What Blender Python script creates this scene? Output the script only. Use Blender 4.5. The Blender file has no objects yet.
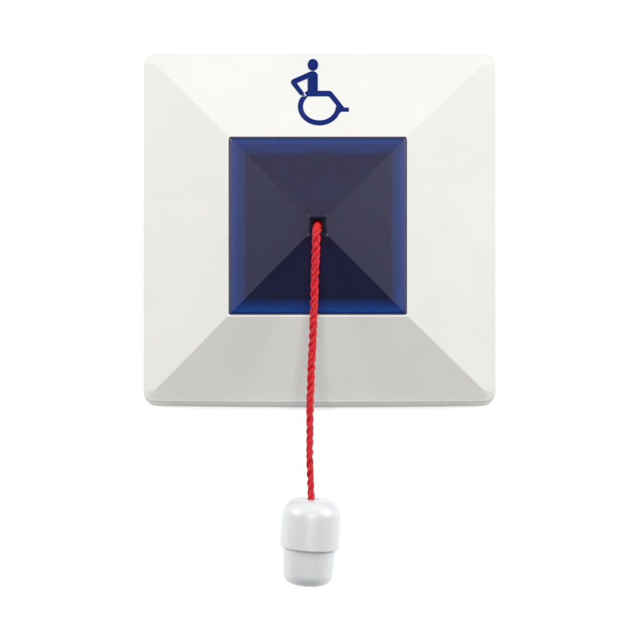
import bpy, bmesh, math, random
from mathutils import Vector, Matrix
R = math.radians
S = bpy.context.scene
C = S.collection

# ---------------------------------------------------------------- frame
MM = 0.001
PX = 0.25 * MM            # one pixel of the 640 px photograph on the wall, in metres
D = 1.20                  # camera to wall
Z0 = 1.20                 # height of the picture centre above the ground

def U(px, py, h=0.0):
    """photo position at height h (mm) in front of the wall -> (u, v) in mm from the picture centre"""
    k = (D - h * MM) / D
    return ((px - 320) * 0.25 * k, (320 - py) * 0.25 * k)

def W(u, v, h):
    """mm in the wall plane and mm in front of it -> metres (x right, z up, the wall faces -y)"""
    return Vector((u * MM, -h * MM, v * MM))

# ---------------------------------------------------------------- materials
def mat(name):
    m = bpy.data.materials.new(name); m.use_nodes = True
    nt = m.node_tree; nt.nodes.clear()
    out = nt.nodes.new('ShaderNodeOutputMaterial')
    return m, nt, out

def nd(nt, typ, **kw):
    n = nt.nodes.new(typ)
    for k, v in kw.items():
        if k.startswith('i_'):
            n.inputs[k[2:].replace('_', ' ')].default_value = v
        else:
            setattr(n, k, v)
    return n

def ramp(nt, fac, p0, c0, p1, c1):
    r = nt.nodes.new('ShaderNodeValToRGB')
    r.color_ramp.elements[0].position = p0; r.color_ramp.elements[0].color = (*c0, 1)
    r.color_ramp.elements[1].position = p1; r.color_ramp.elements[1].color = (*c1, 1)
    nt.links.new(fac, r.inputs['Fac'])
    return r

def plastic(name, col, col2, rough, grain=0.05, specks=False, spec=0.4, scale=900):
    m, nt, out = mat(name)
    L = nt.links.new
    tc = nd(nt, 'ShaderNodeTexCoord')
    n1 = nd(nt, 'ShaderNodeTexNoise', i_Scale=70.0, i_Detail=4.0)
    L(tc.outputs['Object'], n1.inputs['Vector'])
    cr = ramp(nt, n1.outputs['Fac'], 0.35, col, 0.68, col2)
    colour = cr.outputs['Color']
    if specks:                                   # a few tiny dirt flecks in the moulding
        v = nd(nt, 'ShaderNodeTexVoronoi', i_Scale=200.0)
        L(tc.outputs['Object'], v.inputs['Vector'])
        lt = nd(nt, 'ShaderNodeMapRange'); lt.inputs['From Min'].default_value = 0.022
        lt.inputs['From Max'].default_value = 0.040; lt.inputs['To Min'].default_value = 1; lt.inputs['To Max'].default_value = 0
        L(v.outputs['Distance'], lt.inputs['Value'])
        sep = nd(nt, 'ShaderNodeSeparateColor'); L(v.outputs['Color'], sep.inputs['Color'])
        gt = nd(nt, 'ShaderNodeMath', operation='GREATER_THAN'); gt.inputs[1].default_value = 0.45
        L(sep.outputs['Red'], gt.inputs[0])
        mu = nd(nt, 'ShaderNodeMath', operation='MULTIPLY'); L(lt.outputs[0], mu.inputs[0]); L(gt.outputs[0], mu.inputs[1])
        mu2 = nd(nt, 'ShaderNodeMath', operation='MULTIPLY'); L(mu.outputs[0], mu2.inputs[0]); mu2.inputs[1].default_value = 0.35
        mx = nd(nt, 'ShaderNodeMix', data_type='RGBA')
        L(mu2.outputs[0], mx.inputs[0]); L(colour, mx.inputs[6]); mx.inputs[7].default_value = (0.16, 0.15, 0.14, 1)
        colour = mx.outputs[2]
    p = nd(nt, 'ShaderNodeBsdfPrincipled', i_Roughness=rough)
    p.inputs['Specular IOR Level'].default_value = spec
    L(colour, p.inputs['Base Color'])
    n2 = nd(nt, 'ShaderNodeTexNoise', i_Scale=float(scale), i_Detail=3.0)
    L(tc.outputs['Object'], n2.inputs['Vector'])
    b = nd(nt, 'ShaderNodeBump', i_Strength=grain, i_Distance=0.0002)
    L(n2.outputs['Fac'], b.inputs['Height']); L(b.outputs[0], p.inputs['Normal'])
    L(p.outputs[0], out.inputs['Surface'])
    return m

def lens_material():
    m, nt, out = mat('tinted_blue_lens')
    L = nt.links.new
    tc = nd(nt, 'ShaderNodeTexCoord')
    n2 = nd(nt, 'ShaderNodeTexNoise', i_Scale=1500.0, i_Detail=2.0)
    L(tc.outputs['Object'], n2.inputs['Vector'])
    b = nd(nt, 'ShaderNodeBump', i_Strength=0.10, i_Distance=0.0002)
    L(n2.outputs['Fac'], b.inputs['Height'])
    tr = nd(nt, 'ShaderNodeBsdfTransparent'); tr.inputs['Color'].default_value = (*LENS_TINT, 1)
    df = nd(nt, 'ShaderNodeBsdfDiffuse'); df.inputs['Color'].default_value = (*LENS_DIFF, 1)
    mx = nd(nt, 'ShaderNodeMixShader'); mx.inputs[0].default_value = 0.10
    L(tr.outputs[0], mx.inputs[1]); L(df.outputs[0], mx.inputs[2])
    gl = nd(nt, 'ShaderNodeBsdfGlossy', i_Roughness=0.345); gl.inputs['Color'].default_value = (0.90, 0.83, 1.0, 1)
    L(b.outputs[0], gl.inputs['Normal']); L(b.outputs[0], df.inputs['Normal'])
    fr = nd(nt, 'ShaderNodeFresnel', i_IOR=1.47)
    m2 = nd(nt, 'ShaderNodeMixShader')
    L(fr.outputs[0], m2.inputs[0]); L(mx.outputs[0], m2.inputs[1]); L(gl.outputs[0], m2.inputs[2])
    L(m2.outputs[0], out.inputs['Surface'])
    return m

LENS_TINT = (0.08, 0.45, 0.68)
LENS_DIFF = (0.010, 0.004, 0.100)
M_COVER = plastic('off_white_plastic', (0.362, 0.358, 0.345), (0.376, 0.372, 0.358), 0.42, 0.06, specks=True)
M_PULL = plastic('white_plastic', (0.338, 0.344, 0.350), (0.346, 0.352, 0.358), 0.34, 0.02, spec=0.36)
M_REFLECTOR = plastic('reflector_white_plastic', (0.80, 0.80, 0.79), (0.84, 0.84, 0.83), 0.5, 0.05, spec=0.3)  # whiter than the cover so the added frame throws light into the rim
M_INK = plastic('navy_ink', (0.003, 0.009, 0.070), (0.006, 0.014, 0.090), 0.65, 0.05, spec=0.03)
M_BLOCK = plastic('dark_switch_plastic', (0.020, 0.014, 0.014), (0.050, 0.036, 0.032), 0.6, 0.2)
M_SLEEVE = plastic('dark_navy_plastic', (0.006, 0.010, 0.055), (0.008, 0.013, 0.065), 0.6, 0.05, spec=0.1)
M_WALL = plastic('white_painted_wall', (0.93, 0.93, 0.93), (0.95, 0.95, 0.95), 0.9, 0.03, spec=0.1)
M_LENS = lens_material()

def cord_material():
    m, nt, out = mat('red_nylon_cord')
    L = nt.links.new
    tc = nd(nt, 'ShaderNodeTexCoord')
    n = nd(nt, 'ShaderNodeTexNoise', i_Scale=1100.0, i_Detail=4.0)
    L(tc.outputs['Object'], n.inputs['Vector'])
    cr = ramp(nt, n.outputs['Fac'], 0.3, (0.21, 0.0035, 0.007), 0.7, (0.39, 0.010, 0.014))
    p = nd(nt, 'ShaderNodeBsdfPrincipled', i_Roughness=0.5)
    p.inputs['Specular IOR Level'].default_value = 0.12
    L(cr.outputs['Color'], p.inputs['Base Color'])
    b = nd(nt, 'ShaderNodeBump', i_Strength=0.5, i_Distance=0.0002)
    L(n.outputs['Fac'], b.inputs['Height']); L(b.outputs[0], p.inputs['Normal'])
    L(p.outputs[0], out.inputs['Surface'])
    return m
def lens_inside_material():                     # the inside of the moulding is finely textured: it blurs what lies behind
    m, nt, out = mat('textured_lens_inside')
    rf = nd(nt, 'ShaderNodeBsdfRefraction', i_Roughness=0.5, i_IOR=1.28)
    rf.inputs['Color'].default_value = (*LENS_TINT, 1)
    nt.links.new(rf.outputs[0], out.inputs['Surface'])
    return m
M_LENS_IN = lens_inside_material()
M_CORD = cord_material()

# ---------------------------------------------------------------- helpers
def obj(name, bm, m, parent=None, smooth=True, weighted=False):
    bmesh.ops.recalc_face_normals(bm, faces=bm.faces)
    me = bpy.data.meshes.new(name); bm.to_mesh(me); bm.free()
    me.materials.append(m)
    o = bpy.data.objects.new(name, me); C.objects.link(o)
    for p in me.polygons: p.use_smooth = smooth
    if parent: o.parent = parent
    if weighted:
        w = o.modifiers.new('weighted_normals', 'WEIGHTED_NORMAL'); w.weight = 100; w.keep_sharp = True
    return o

def empty(name, loc, label, cat):
    o = bpy.data.objects.new(name, None); C.objects.link(o)
    o.location = loc; o.empty_display_size = 0.01
    o['label'] = label; o['category'] = cat
    return o

NC = 8
def rring(cx, cy, a, r, bow=0.0, ay=None):
    """rounded rectangle, half sides a and ay, corner radius r, lower side bowed outwards by bow"""
    ay = ay or a
    pts = []
    S4 = ((1, 1), (-1, 1), (-1, -1), (1, -1))
    for q in range(4):
        sx, sy = S4[q]
        ox, oy = sx * (a - r), sy * (ay - r)
        for i in range(NC + 1):
            t = (q + i / NC) * math.pi / 2
            pts.append((ox + r * math.cos(t), oy + r * math.sin(t)))
        x0, y0 = pts[-1]                              # straight run to the next corner
        sx2, sy2 = S4[(q + 1) % 4]
        t = (q + 1) * math.pi / 2
        x1, y1 = sx2 * (a - r) + r * math.cos(t), sy2 * (ay - r) + r * math.sin(t)
        for f in (0.02, 0.15, 0.3, 0.45, 0.55, 0.7, 0.85, 0.98):
            pts.append((x0 + (x1 - x0) * f, y0 + (y1 - y0) * f))
    res = []
    for x, y in pts:
        if bow and y < -(ay - r) - 1e-6:
            k = max(0.0, 1 - (x / a) ** 2); w = min(1, (-(ay - r) - y) / r)
            y -= bow * k * w
        res.append((cx + x, cy + y))
    return res

def loft(bm, rings, closed=False, cap_end=False):
    """rings: list of (points, h)"""
    vs = [[bm.verts.new(W(x, y, h)) for x, y in pts] for pts, h in rings]
    n = len(vs[0]); m = len(vs)
    for i in range(m if closed else m - 1):
        A, B = vs[i], vs[(i + 1) % m]
        for j in range(n):
            bm.faces.new((A[j], A[(j + 1) % n], B[(j + 1) % n], B[j]))
    if cap_end: bm.faces.new(vs[-1])
    return vs

# ---------------------------------------------------------------- the wall
bm = bmesh.new()
g = [[bm.verts.new((x, 0, z)) for x in (-2, 2)] for z in (-1.2, 1.8)]
bm.faces.new((g[0][0], g[0][1], g[1][1], g[1][0]))
wall = obj('wall', bm, M_WALL, smooth=False)
wall.location = (0, 0, Z0); wall['kind'] = 'structure'

# ---------------------------------------------------------------- the switch
SLOPE = math.tan(R(20))
uc, vc = U(319.6, 227.3, 7)                        # centre of the faceted cover
lu, lv = U(317.8, 225.9, 15)                       # centre of the blue lens
dl = (lu - uc, lv - vc)
switch = empty('emergency_pull_switch', W(uc, vc, 0) + Vector((0, 0, Z0)),
               'square off-white call switch with a blue pyramid lens and wheelchair symbol on the white wall',
               'pull switch')

A_TOP, A_FAC = 43.85, 43.3
AY = 0.991                                         # the cover is a touch lower than wide
H_FL, H_FAC = 6.4, 7.0
A_OPEN = 21.93
bm = bmesh.new()
rings = []
for a, dn, r, bow, h in ((A_TOP + 0.12, 0.80, 3.0, 0.45, 0.0), (A_TOP + 0.10, 0.78, 3.0, 0.44, 0.5), (A_TOP + 0.02, 0.10, 2.9, 0.28, H_FL - 0.3), (A_TOP, 0.03, 2.9, 0.26, H_FL)):
    rings.append((rring(0, -dn / 2, a, r, bow, a * AY + dn / 2), h))    # dn: the lower flank leans out, the others stand nearly square
for i in range(1, 7):
    t = i / 7
    a = A_TOP + (A_FAC - A_TOP) * (1 - math.cos(t * math.pi / 2))
    h = H_FL + (H_FAC - H_FL) * math.sin(t * math.pi / 2)
    rings.append((rring(0, 0, a, 2.85 - 0.3 * t, 0.24 * (1 - t * 0.3), a * AY), h))
hf = lambda a: H_FAC + (A_FAC - a) * SLOPE
def frng(a, r, bow=0.0):
    f = (A_FAC - a) / (A_FAC - A_OPEN)
    rings.append((rring(dl[0] * f, dl[1] * f, a, r, bow, a * (AY + (1 - AY) * f)), hf(a)))
frng(A_FAC, 2.5, 0.14); frng(A_FAC - 0.3, 2.2, 0.10)
frng(A_FAC - 1.2, 1.5, 0.04); frng(A_FAC - 2.2, 0.45); frng(A_FAC - 3.2, 0.20)
frng(A_FAC - 6, 0.18); frng(36, 0.18); frng(30, 0.18); frng(24, 0.22); frng(22.7, 0.35); frng(22.4, 0.4)
ht = hf(A_OPEN + 0.32)
for i in range(1, 5):
    t = i / 4 * math.pi / 2
    rings.append((rring(dl[0], dl[1], A_OPEN + 0.32 - 0.32 * math.sin(t), 0.5, 0), ht - 0.30 * (1 - math.cos(t))))
rings.append((rring(dl[0], dl[1], A_OPEN + 0.01, 0.5), 13.0))
rings.append((rring(dl[0], dl[1], A_OPEN + 0.02, 0.5), 4.0))
loft(bm, rings)
cover = obj('cover_plate', bm, M_COVER, switch, weighted=True)

# ---- white reflector frame added under the lens edge to brighten its blue rim
bm = bmesh.new(); rings = []
for a, r, h in ((A_OPEN - 0.03, 0.5, 4.0), (A_OPEN - 0.04, 0.5, 13.2), (A_OPEN - 0.2, 0.45, 13.38), (21.0, 0.4, 13.3), (20.5, 0.4, 12.6),
                (19.3, 0.4, 9.0), (18.9, 0.4, 8.0), (12, 0.3, 8.0)):
    rings.append((rring(dl[0], dl[1], a, r), h))
loft(bm, rings, cap_end=True)
obj('rim_reflector', bm, M_REFLECTOR, switch, weighted=True)

# ---- blue pyramid lens: a moulded shell 1.6 mm thick with a square cord tube through its tip
A_L, A_H = 21.78, 2.16
H_LE = hf(A_L) - 0.06
hl = lambda a: H_LE + (A_L - a) * SLOPE
HT = hl(A_H)
NC = 4
bm = bmesh.new(); rings = []
def lr(a, r, h): rings.append((rring(dl[0], dl[1], a, r), h))
lr(A_L - 0.02, 0.45, 13.5); lr(A_L, 0.45, 13.6); lr(A_L, 0.45, H_LE - 0.32); lr(A_L - 0.03, 0.42, H_LE - 0.18); lr(A_L - 0.12, 0.36, hl(A_L - 0.12) - 0.05)
for a in (A_L - 0.3, 21, 17, 12, 8, 5, 3): lr(a, 0.06 if a < 21 else 0.15, hl(a))
lr(A_H + 0.07, 0.06, hl(A_H + 0.07)); lr(A_H + 0.02, 0.06, hl(A_H) - 0.03); lr(A_H, 0.06, HT - 0.2)
lr(A_H - 0.05, 0.06, 17.5); lr(A_H - 0.1, 0.06, 12.5)
lr(A_H + 0.7, 0.06, 12.5); lr(A_H + 0.75, 0.06, hl(3.1) - 1.1)
for a in (4, 8, 14, 19, 21.1): lr(a, 0.06, hl(a) - 1.0)
lr(21.3, 0.2, hl(21.3) - 1.02); lr(21.35, 0.2, 13.5)
loft(bm, rings, closed=True)
lens = obj('lens', bm, M_LENS, switch, weighted=True)
lens.data.materials.append(M_LENS_IN)
per = len(rings[0][0])
for p in lens.data.polygons:
    if len(rings) - 9 <= p.index // per <= len(rings) - 2: p.material_index = 1

# ---- dark sleeve added inside the cord tube, its colour stands in for shade
bm = bmesh.new(); rings = []
for a, h in ((A_H - 0.14, 12.6), (A_H - 0.14, HT - 0.75), (A_H - 0.38, HT - 0.80), (A_H - 0.42, 12.6)): rings.append((rring(dl[0], dl[1], a, 0.1), h))
loft(bm, rings, closed=True)
obj('hole_shade_sleeve', bm, M_SLEEVE, lens, smooth=False)

# ---- dark switch body seen through the lens
bm = bmesh.new(); rings = []
A_B = 17.4
NC = 4
def br(a, r, h): rings.append((rring(dl[0] + 0.1, dl[1] - 0.1, a, r), h))
br(19.05, 1.0, 8.05); br(18.9, 1.0, 9.2); br(A_B + 0.3, 1.0, 11.0); br(A_B, 1.0, 11.6); br(A_B - 0.5, 0.8, 11.9); br(11, .6, 12.0); br(10.6, .6, 12.3); br(3, .5, 12.35)
loft(bm, rings, cap_end=True)
def box(bm, x0, x1, y0, y1, h0, h1):
    g = [bm.verts.new(W(x, y, h)) for h in (h0, h1) for x, y in ((x0, y0), (x1, y0), (x1, y1), (x0, y1))]
    for f in ((0, 3, 2, 1), (4, 5, 6, 7), (0, 1, 5, 4), (1, 2, 6, 5), (2, 3, 7, 6), (3, 0, 4, 7)):
        bm.faces.new([g[i] for i in f])
rings = []                                          # dark collar added round the cord tube to block light at the hole
for a, h in ((3.2, 12.3), (3.25, hl(3.3) - 1.35), (4.3, hl(4.3) - 1.35), (4.35, 12.3)): br(a, 0.1, h)
loft(bm, rings, closed=True)
for x0, x1, y0, y1, h1 in ((-18.2, -17.0, 3, 9, 11.2), (-18.4, -17.0, -11, -6.5, 11.4), (17.0, 18.3, 6, 8.2, 11.4), (17.0, 18.2, -13, -4, 11.0),
                           (-13.5, -9, -18.5, -17.0, 11.3), (4, 11, -18.1, -17.0, 11.1), (-12, -8.5, 17.0, 18.1, 11.0)):
    box(bm, dl[0] + x0, dl[0] + x1, dl[1] + y0, dl[1] + y1, 9.6, h1)       # clips and contacts along its sides
block = obj('switch_body', bm, M_BLOCK, switch, weighted=True)
bm = bmesh.new()
box(bm, dl[0] - 0.9, dl[0] + 2.0, dl[1] + 17.0, dl[1] + 18.8, 9.3, 11.5)
obj('latch_tab', bm, M_BLOCK, block, smooth=False)

# ---- wheelchair symbol printed on the upper facet
def sym(X, Y):                                     # coordinates traced in the enlarged photograph
    u, v = U(280 + X / 7.11, 45 + Y / 7.11, 10)
    return (u - uc, v - vc)
def earc(cx, cy, rx, ry, a0, a1, n):
    return [(cx + rx * math.cos(R(a0 + (a1 - a0) * i / n)), cy + ry * math.sin(R(a0 + (a1 - a0) * i / n))) for i in range(n + 1)]
def facet_h(v):                                    # height of the upper facet at v
    f0, f1 = A_FAC, A_OPEN
    # the facet runs from v = f0 (h = H_FAC) to v = dl.y + f1
    t = (f0 - v) / (f0 - (dl[1] + f1))
    return H_FAC + t * (hf(f1) - H_FAC)
head = earc(234, 138, 36.5, 43, 0, 360, 40)[:-1]
outer = [(197, 326), (197, 290), (197, 240), (218, 228), (170, 248), (128, 266), (122, 271), (125, 279), (150, 313), (172, 343),
         (166, 350), (181, 364), (158, 361), (146, 357), (138, 350), (110, 314), (86, 283), (79, 271), (79, 259), (83, 249), (92, 242),
         (150, 216), (205, 191), (220, 185), (234, 183), (248, 187), (259, 195), (266, 206), (268, 218), (268, 270), (268, 326),
         (310, 326), (346, 326), (358, 328), (368, 334), (376, 344), (416, 395), (456, 447), (489, 447), (489, 477), (436, 477)]
outer += earc(280, 440, 152, 136, 22, 207, 44)
outer += [(157, 366), (184, 367), (189, 358), (180, 349), (178, 341), (183, 332)]
hole = [(196, 367), (270, 366), (344, 366), (352, 371), (376, 401), (398, 429), (401, 437)]
hole += earc(280, 440, 116.5, 99.5, 6, 206, 40)
def printed(bm, loops, t=0.05):
    tops = []; edges = []
    for lp in loops:
        vs = []
        for X, Y in lp:
            u, v = sym(X, Y); vs.append(bm.verts.new(W(u, v, facet_h(v) + t)))
        for i in range(len(vs)): edges.append(bm.edges.new((vs[i], vs[(i + 1) % len(vs)])))
        tops.append(vs)
    bmesh.ops.triangle_fill(bm, use_beauty=True, use_dissolve=False, edges=edges)
    for vs in tops:                                # sides down into the plastic
        lo = [bm.verts.new(v.co + Vector((0, (t + 0.05) * MM, 0))) for v in vs]
        for i in range(len(vs)):
            j = (i + 1) % len(vs)
            bm.faces.new((vs[i], vs[j], lo[j], lo[i]))
bm = bmesh.new()
printed(bm, [head]); printed(bm, [outer, hole])
obj('wheelchair_symbol', bm, M_INK, cover, smooth=False)

# ---------------------------------------------------------------- cord and pull
def catmull(P, n):
    Q = [P[0]] + P + [P[-1]]; out = []
    for i in range(1, len(Q) - 2):
        a, b, c, d = Q[i - 1], Q[i], Q[i + 1], Q[i + 2]
        for k in range(n):
            t = k / n
            out.append(0.5 * ((2 * b) + (c - a) * t + (2 * a - 5 * b + 4 * c - d) * t * t + (3 * b - a - 3 * c + d) * t ** 3))
    out.append(P[-1]); return out
def P3(px, py, h):
    u, v = U(px, py, h); return W(u, v, h)
top = P3(310.8, 500, 23.3)
cordthing = empty('pull_cord', P3(312, 586, 23.3) + Vector((0, 0, Z0)),
                  'red twisted cord with a white plastic pull hanging out of the blue lens', 'pull cord')
base = cordthing.location - Vector((0, 0, Z0))
path = [P3(317.4, 223.0, 13.2), P3(317.5, 225.0, 17.0), P3(317.4, 226.2, 20.5), P3(317.1, 228.6, 22.7), P3(316.7, 233, 23.75), P3(316.2, 241, 23.9),
        P3(315.4, 262, 23.6), P3(314.3, 295, 23.4), P3(313.1, 330, 23.3), P3(311.5, 365, 23.3), P3(310.2, 400, 23.3),
        P3(309.8, 440, 23.3), P3(309.9, 465, 23.3), P3(310.7, 485, 23.3), P3(311.2, 500, 23.3), P3(311.2, 510, 23.3)]
pts = catmull(path, 40)
# even resampling
ln = [0.0]
for i in range(1, len(pts)): ln.append(ln[-1] + (pts[i] - pts[i - 1]).length)
step = 0.16 * MM; N = int(ln[-1] / step); even = []; j = 0
for i in range(N + 1):
    s = ln[-1] * i / N
    while j < len(ln) - 2 and ln[j + 1] < s: j += 1
    f = (s - ln[j]) / max(1e-12, ln[j + 1] - ln[j]); even.append(pts[j].lerp(pts[j + 1], f))
bm = bmesh.new()
PITCH = 6.3 * MM; SEG = 18
tang = [(even[min(i + 1, N)] - even[max(i - 1, 0)]).normalized() for i in range(N + 1)]
X = Vector((1, 0, 0))
centres = []
for k in range(3):
    rows = []
    cs = []
    for i in range(N + 1):
        T = tang[i]; n1 = (X - T * X.dot(T)).normalized(); n2 = T.cross(n1)
        s = ln[-1] * i / N
        wob = 0.35 * math.sin(s * 420 + k * 2.1) + 0.25 * math.sin(s * 1130 + k)
        ph = 2 * math.pi * (s / PITCH + k / 3) + wob
        q = 1.0 - 0.22 * min(1, s / ln[-1] * 1.25)
        cs.append((even[i] + (n1 * math.cos(ph) + n2 * math.sin(ph)) * 0.47 * MM * q, T, n1, n2, s, q))
    for i, (c, T, n1, n2, s, q) in enumerate(cs):
        row = []
        for a in range(SEG):
            t = 2 * math.pi * a / SEG
            lob = 1 + 0.07 * math.cos(5 * (t + 2 * math.pi * s / (4.1 * MM)) + k) + 0.03 * math.sin(s * 2300 + k * 2 + t)
            r = 0.66 * MM * lob * q
            row.append(bm.verts.new(c + (n1 * math.cos(t) + n2 * math.sin(t)) * r - base))
        rows.append(row)
    for i in range(N):
        for a in range(SEG):
            b = (a + 1) % SEG
            bm.faces.new((rows[i][a], rows[i][b], rows[i + 1][b], rows[i + 1][a]))
    bm.faces.new(rows[0]); bm.faces.new(list(reversed(rows[-1])))
rnd = random.Random(5)                              # loose fibres standing off the cord
for q_ in range(260):
    i = rnd.randrange(60, N - 40); T = tang[i]; n1 = (X - T * X.dot(T)).normalized(); n2 = T.cross(n1)
    a = rnd.uniform(0, 2 * math.pi); d = n1 * math.cos(a) + n2 * math.sin(a)
    q = 1.0 - 0.22 * min(1, i / N * 1.25)
    p0 = even[i] + d * 0.85 * MM * q - base
    L_ = rnd.uniform(0.35, 0.9) * MM
    e = d * rnd.uniform(0.35, 0.8) + T * rnd.uniform(-1, 1) + n1 * rnd.uniform(-.4, .4)
    e.normalize(); p1 = p0 + e * L_ * 0.6; p2 = p1 + (e + T * rnd.uniform(-.6, .6) - d * 0.3).normalized() * L_ * 0.4
    u_ = e.orthogonal().normalized(); w_ = e.cross(u_)
    rr = [[bm.verts.new(p + (u_ * math.cos(k * 2.0944) + w_ * math.sin(k * 2.0944)) * r_ * MM) for k in range(3)] for p, r_ in ((p0, 0.022), (p1, 0.020), (p2, 0.010))]
    for A, B in zip(rr, rr[1:]):
        for k in range(3): bm.faces.new((A[k], A[(k + 1) % 3], B[(k + 1) % 3], B[k]))
    bm.faces.new(rr[2])
obj('cord', bm, M_CORD, cordthing)

def lathe(bm, prof, n=72, closed=False):
    rows = [[bm.verts.new((r * MM * math.cos(2 * math.pi * a / n), r * MM * math.sin(2 * math.pi * a / n), z * MM)) for a in range(n)] for r, z in prof]
    m = len(rows)
    for i in range(m if closed else m - 1):
        A, B = rows[i], rows[(i + 1) % m]
        for a in range(n):
            b = (a + 1) % n
            bm.faces.new((A[a], A[b], B[b], B[a]))
    return rows
def arc(cx, cz, r, a0, a1, n, rz=None):
    rz = rz or r
    return [(cx + r * math.cos(R(a0 + (a1 - a0) * i / n)), cz + rz * math.sin(R(a0 + (a1 - a0) * i / n))) for i in range(n + 1)]
# local z = 0 at the top of the pull, downwards negative
bm = bmesh.new()
prof = [(1.05, -6.0), (1.05, -0.45)] + arc(1.35, -0.45, 0.30, 180, 95, 4) + [(1.8, -0.16), (2.8, -0.2)]
prof += arc(3.7, -4.0, 3.66, 86, 4, 14, 3.75) + [(7.40, -4.5), (7.52, -8.0), (7.55, -11.6)] + arc(7.20, -11.75, 0.36, 0, -90, 5) + [(6.6, -12.1), (6.0, -12.1), (5.8, -11.6)]
prof += [(5.8, -6.0)]
lathe(bm, prof, closed=True)
knob = obj('pull_knob', bm, M_PULL, cordthing, weighted=True)
ku, kv = U(312.6, 498.3, 23)
knob.location = W(ku, kv, 22.3) - base
knob.rotation_euler = (R(8.0), R(3.7), 0)
bm = bmesh.new()
prof = [(0.001, -11.0), (5.9, -11.0), (6.48, -11.3), (6.48, -12.3), (6.40, -16.0), (6.28, -18.3)]
prof += arc(3.1, -18.5, 3.16, 0, -88, 14, 3.05) + [(1.5, -21.6), (0.001, -21.62)]
lathe(bm, prof)
obj('knob_base', bm, M_PULL, knob, weighted=True)

# ---------------------------------------------------------------- light
def lamp(name, loc, tgt, sx, sy, power, col, shape='RECTANGLE'):
    l = bpy.data.lights.new(name, 'AREA'); l.shape = shape; l.size = sx; l.size_y = sy
    l.energy = power; l.color = col
    o = bpy.data.objects.new(name, l); C.objects.link(o)
    o.location = loc; o.rotation_euler = (Vector(tgt) - Vector(loc)).to_track_quat('-Z', 'Y').to_euler()
    return o
ctr = Vector((0, -0.01, Z0 + 0.01))
lamp('front_softbox', (0, -1.9, Z0 + 0.05), ctr, 1.0, 1.0, 34.5, (1, 1, 1))
lamp('top_softbox', (0, -0.68, Z0 + 0.84), ctr, 1.0, 0.6, 2.3, (1.0, 0.99, 0.96))
lamp('side_softbox', (-0.86, -0.44, Z0 + 0.42), ctr, 0.72, 0.85, 15.4, (0.99, 1.0, 1.0), 'ELLIPSE')
lamp('side_softbox', (0.86, -0.44, Z0 + 0.42), ctr, 0.72, 0.85, 17.2, (0.99, 1.0, 1.0), 'ELLIPSE')

w = bpy.data.worlds.new('World'); S.world = w; w.use_nodes = True
bgn = w.node_tree.nodes['Background']
bgn.inputs['Color'].default_value = (1, 1, 1, 1); bgn.inputs['Strength'].default_value = 0.06

# ---------------------------------------------------------------- camera
cd = bpy.data.cameras.new('camera'); cam = bpy.data.objects.new('camera', cd); C.objects.link(cam)
cam.location = (0, -D, Z0); cam.rotation_euler = (R(90), 0, 0)
cd.sensor_width = 36; cd.lens = 36 * D / (640 * PX); cd.clip_start = 0.05; cd.clip_end = 50
S.camera = cam
S.view_settings.view_transform = 'Standard'; S.view_settings.look = 'None'
S.view_settings.exposure = 0; S.view_settings.gamma = 1
S.cycles.max_bounces = 12; S.cycles.transparent_max_bounces = 16
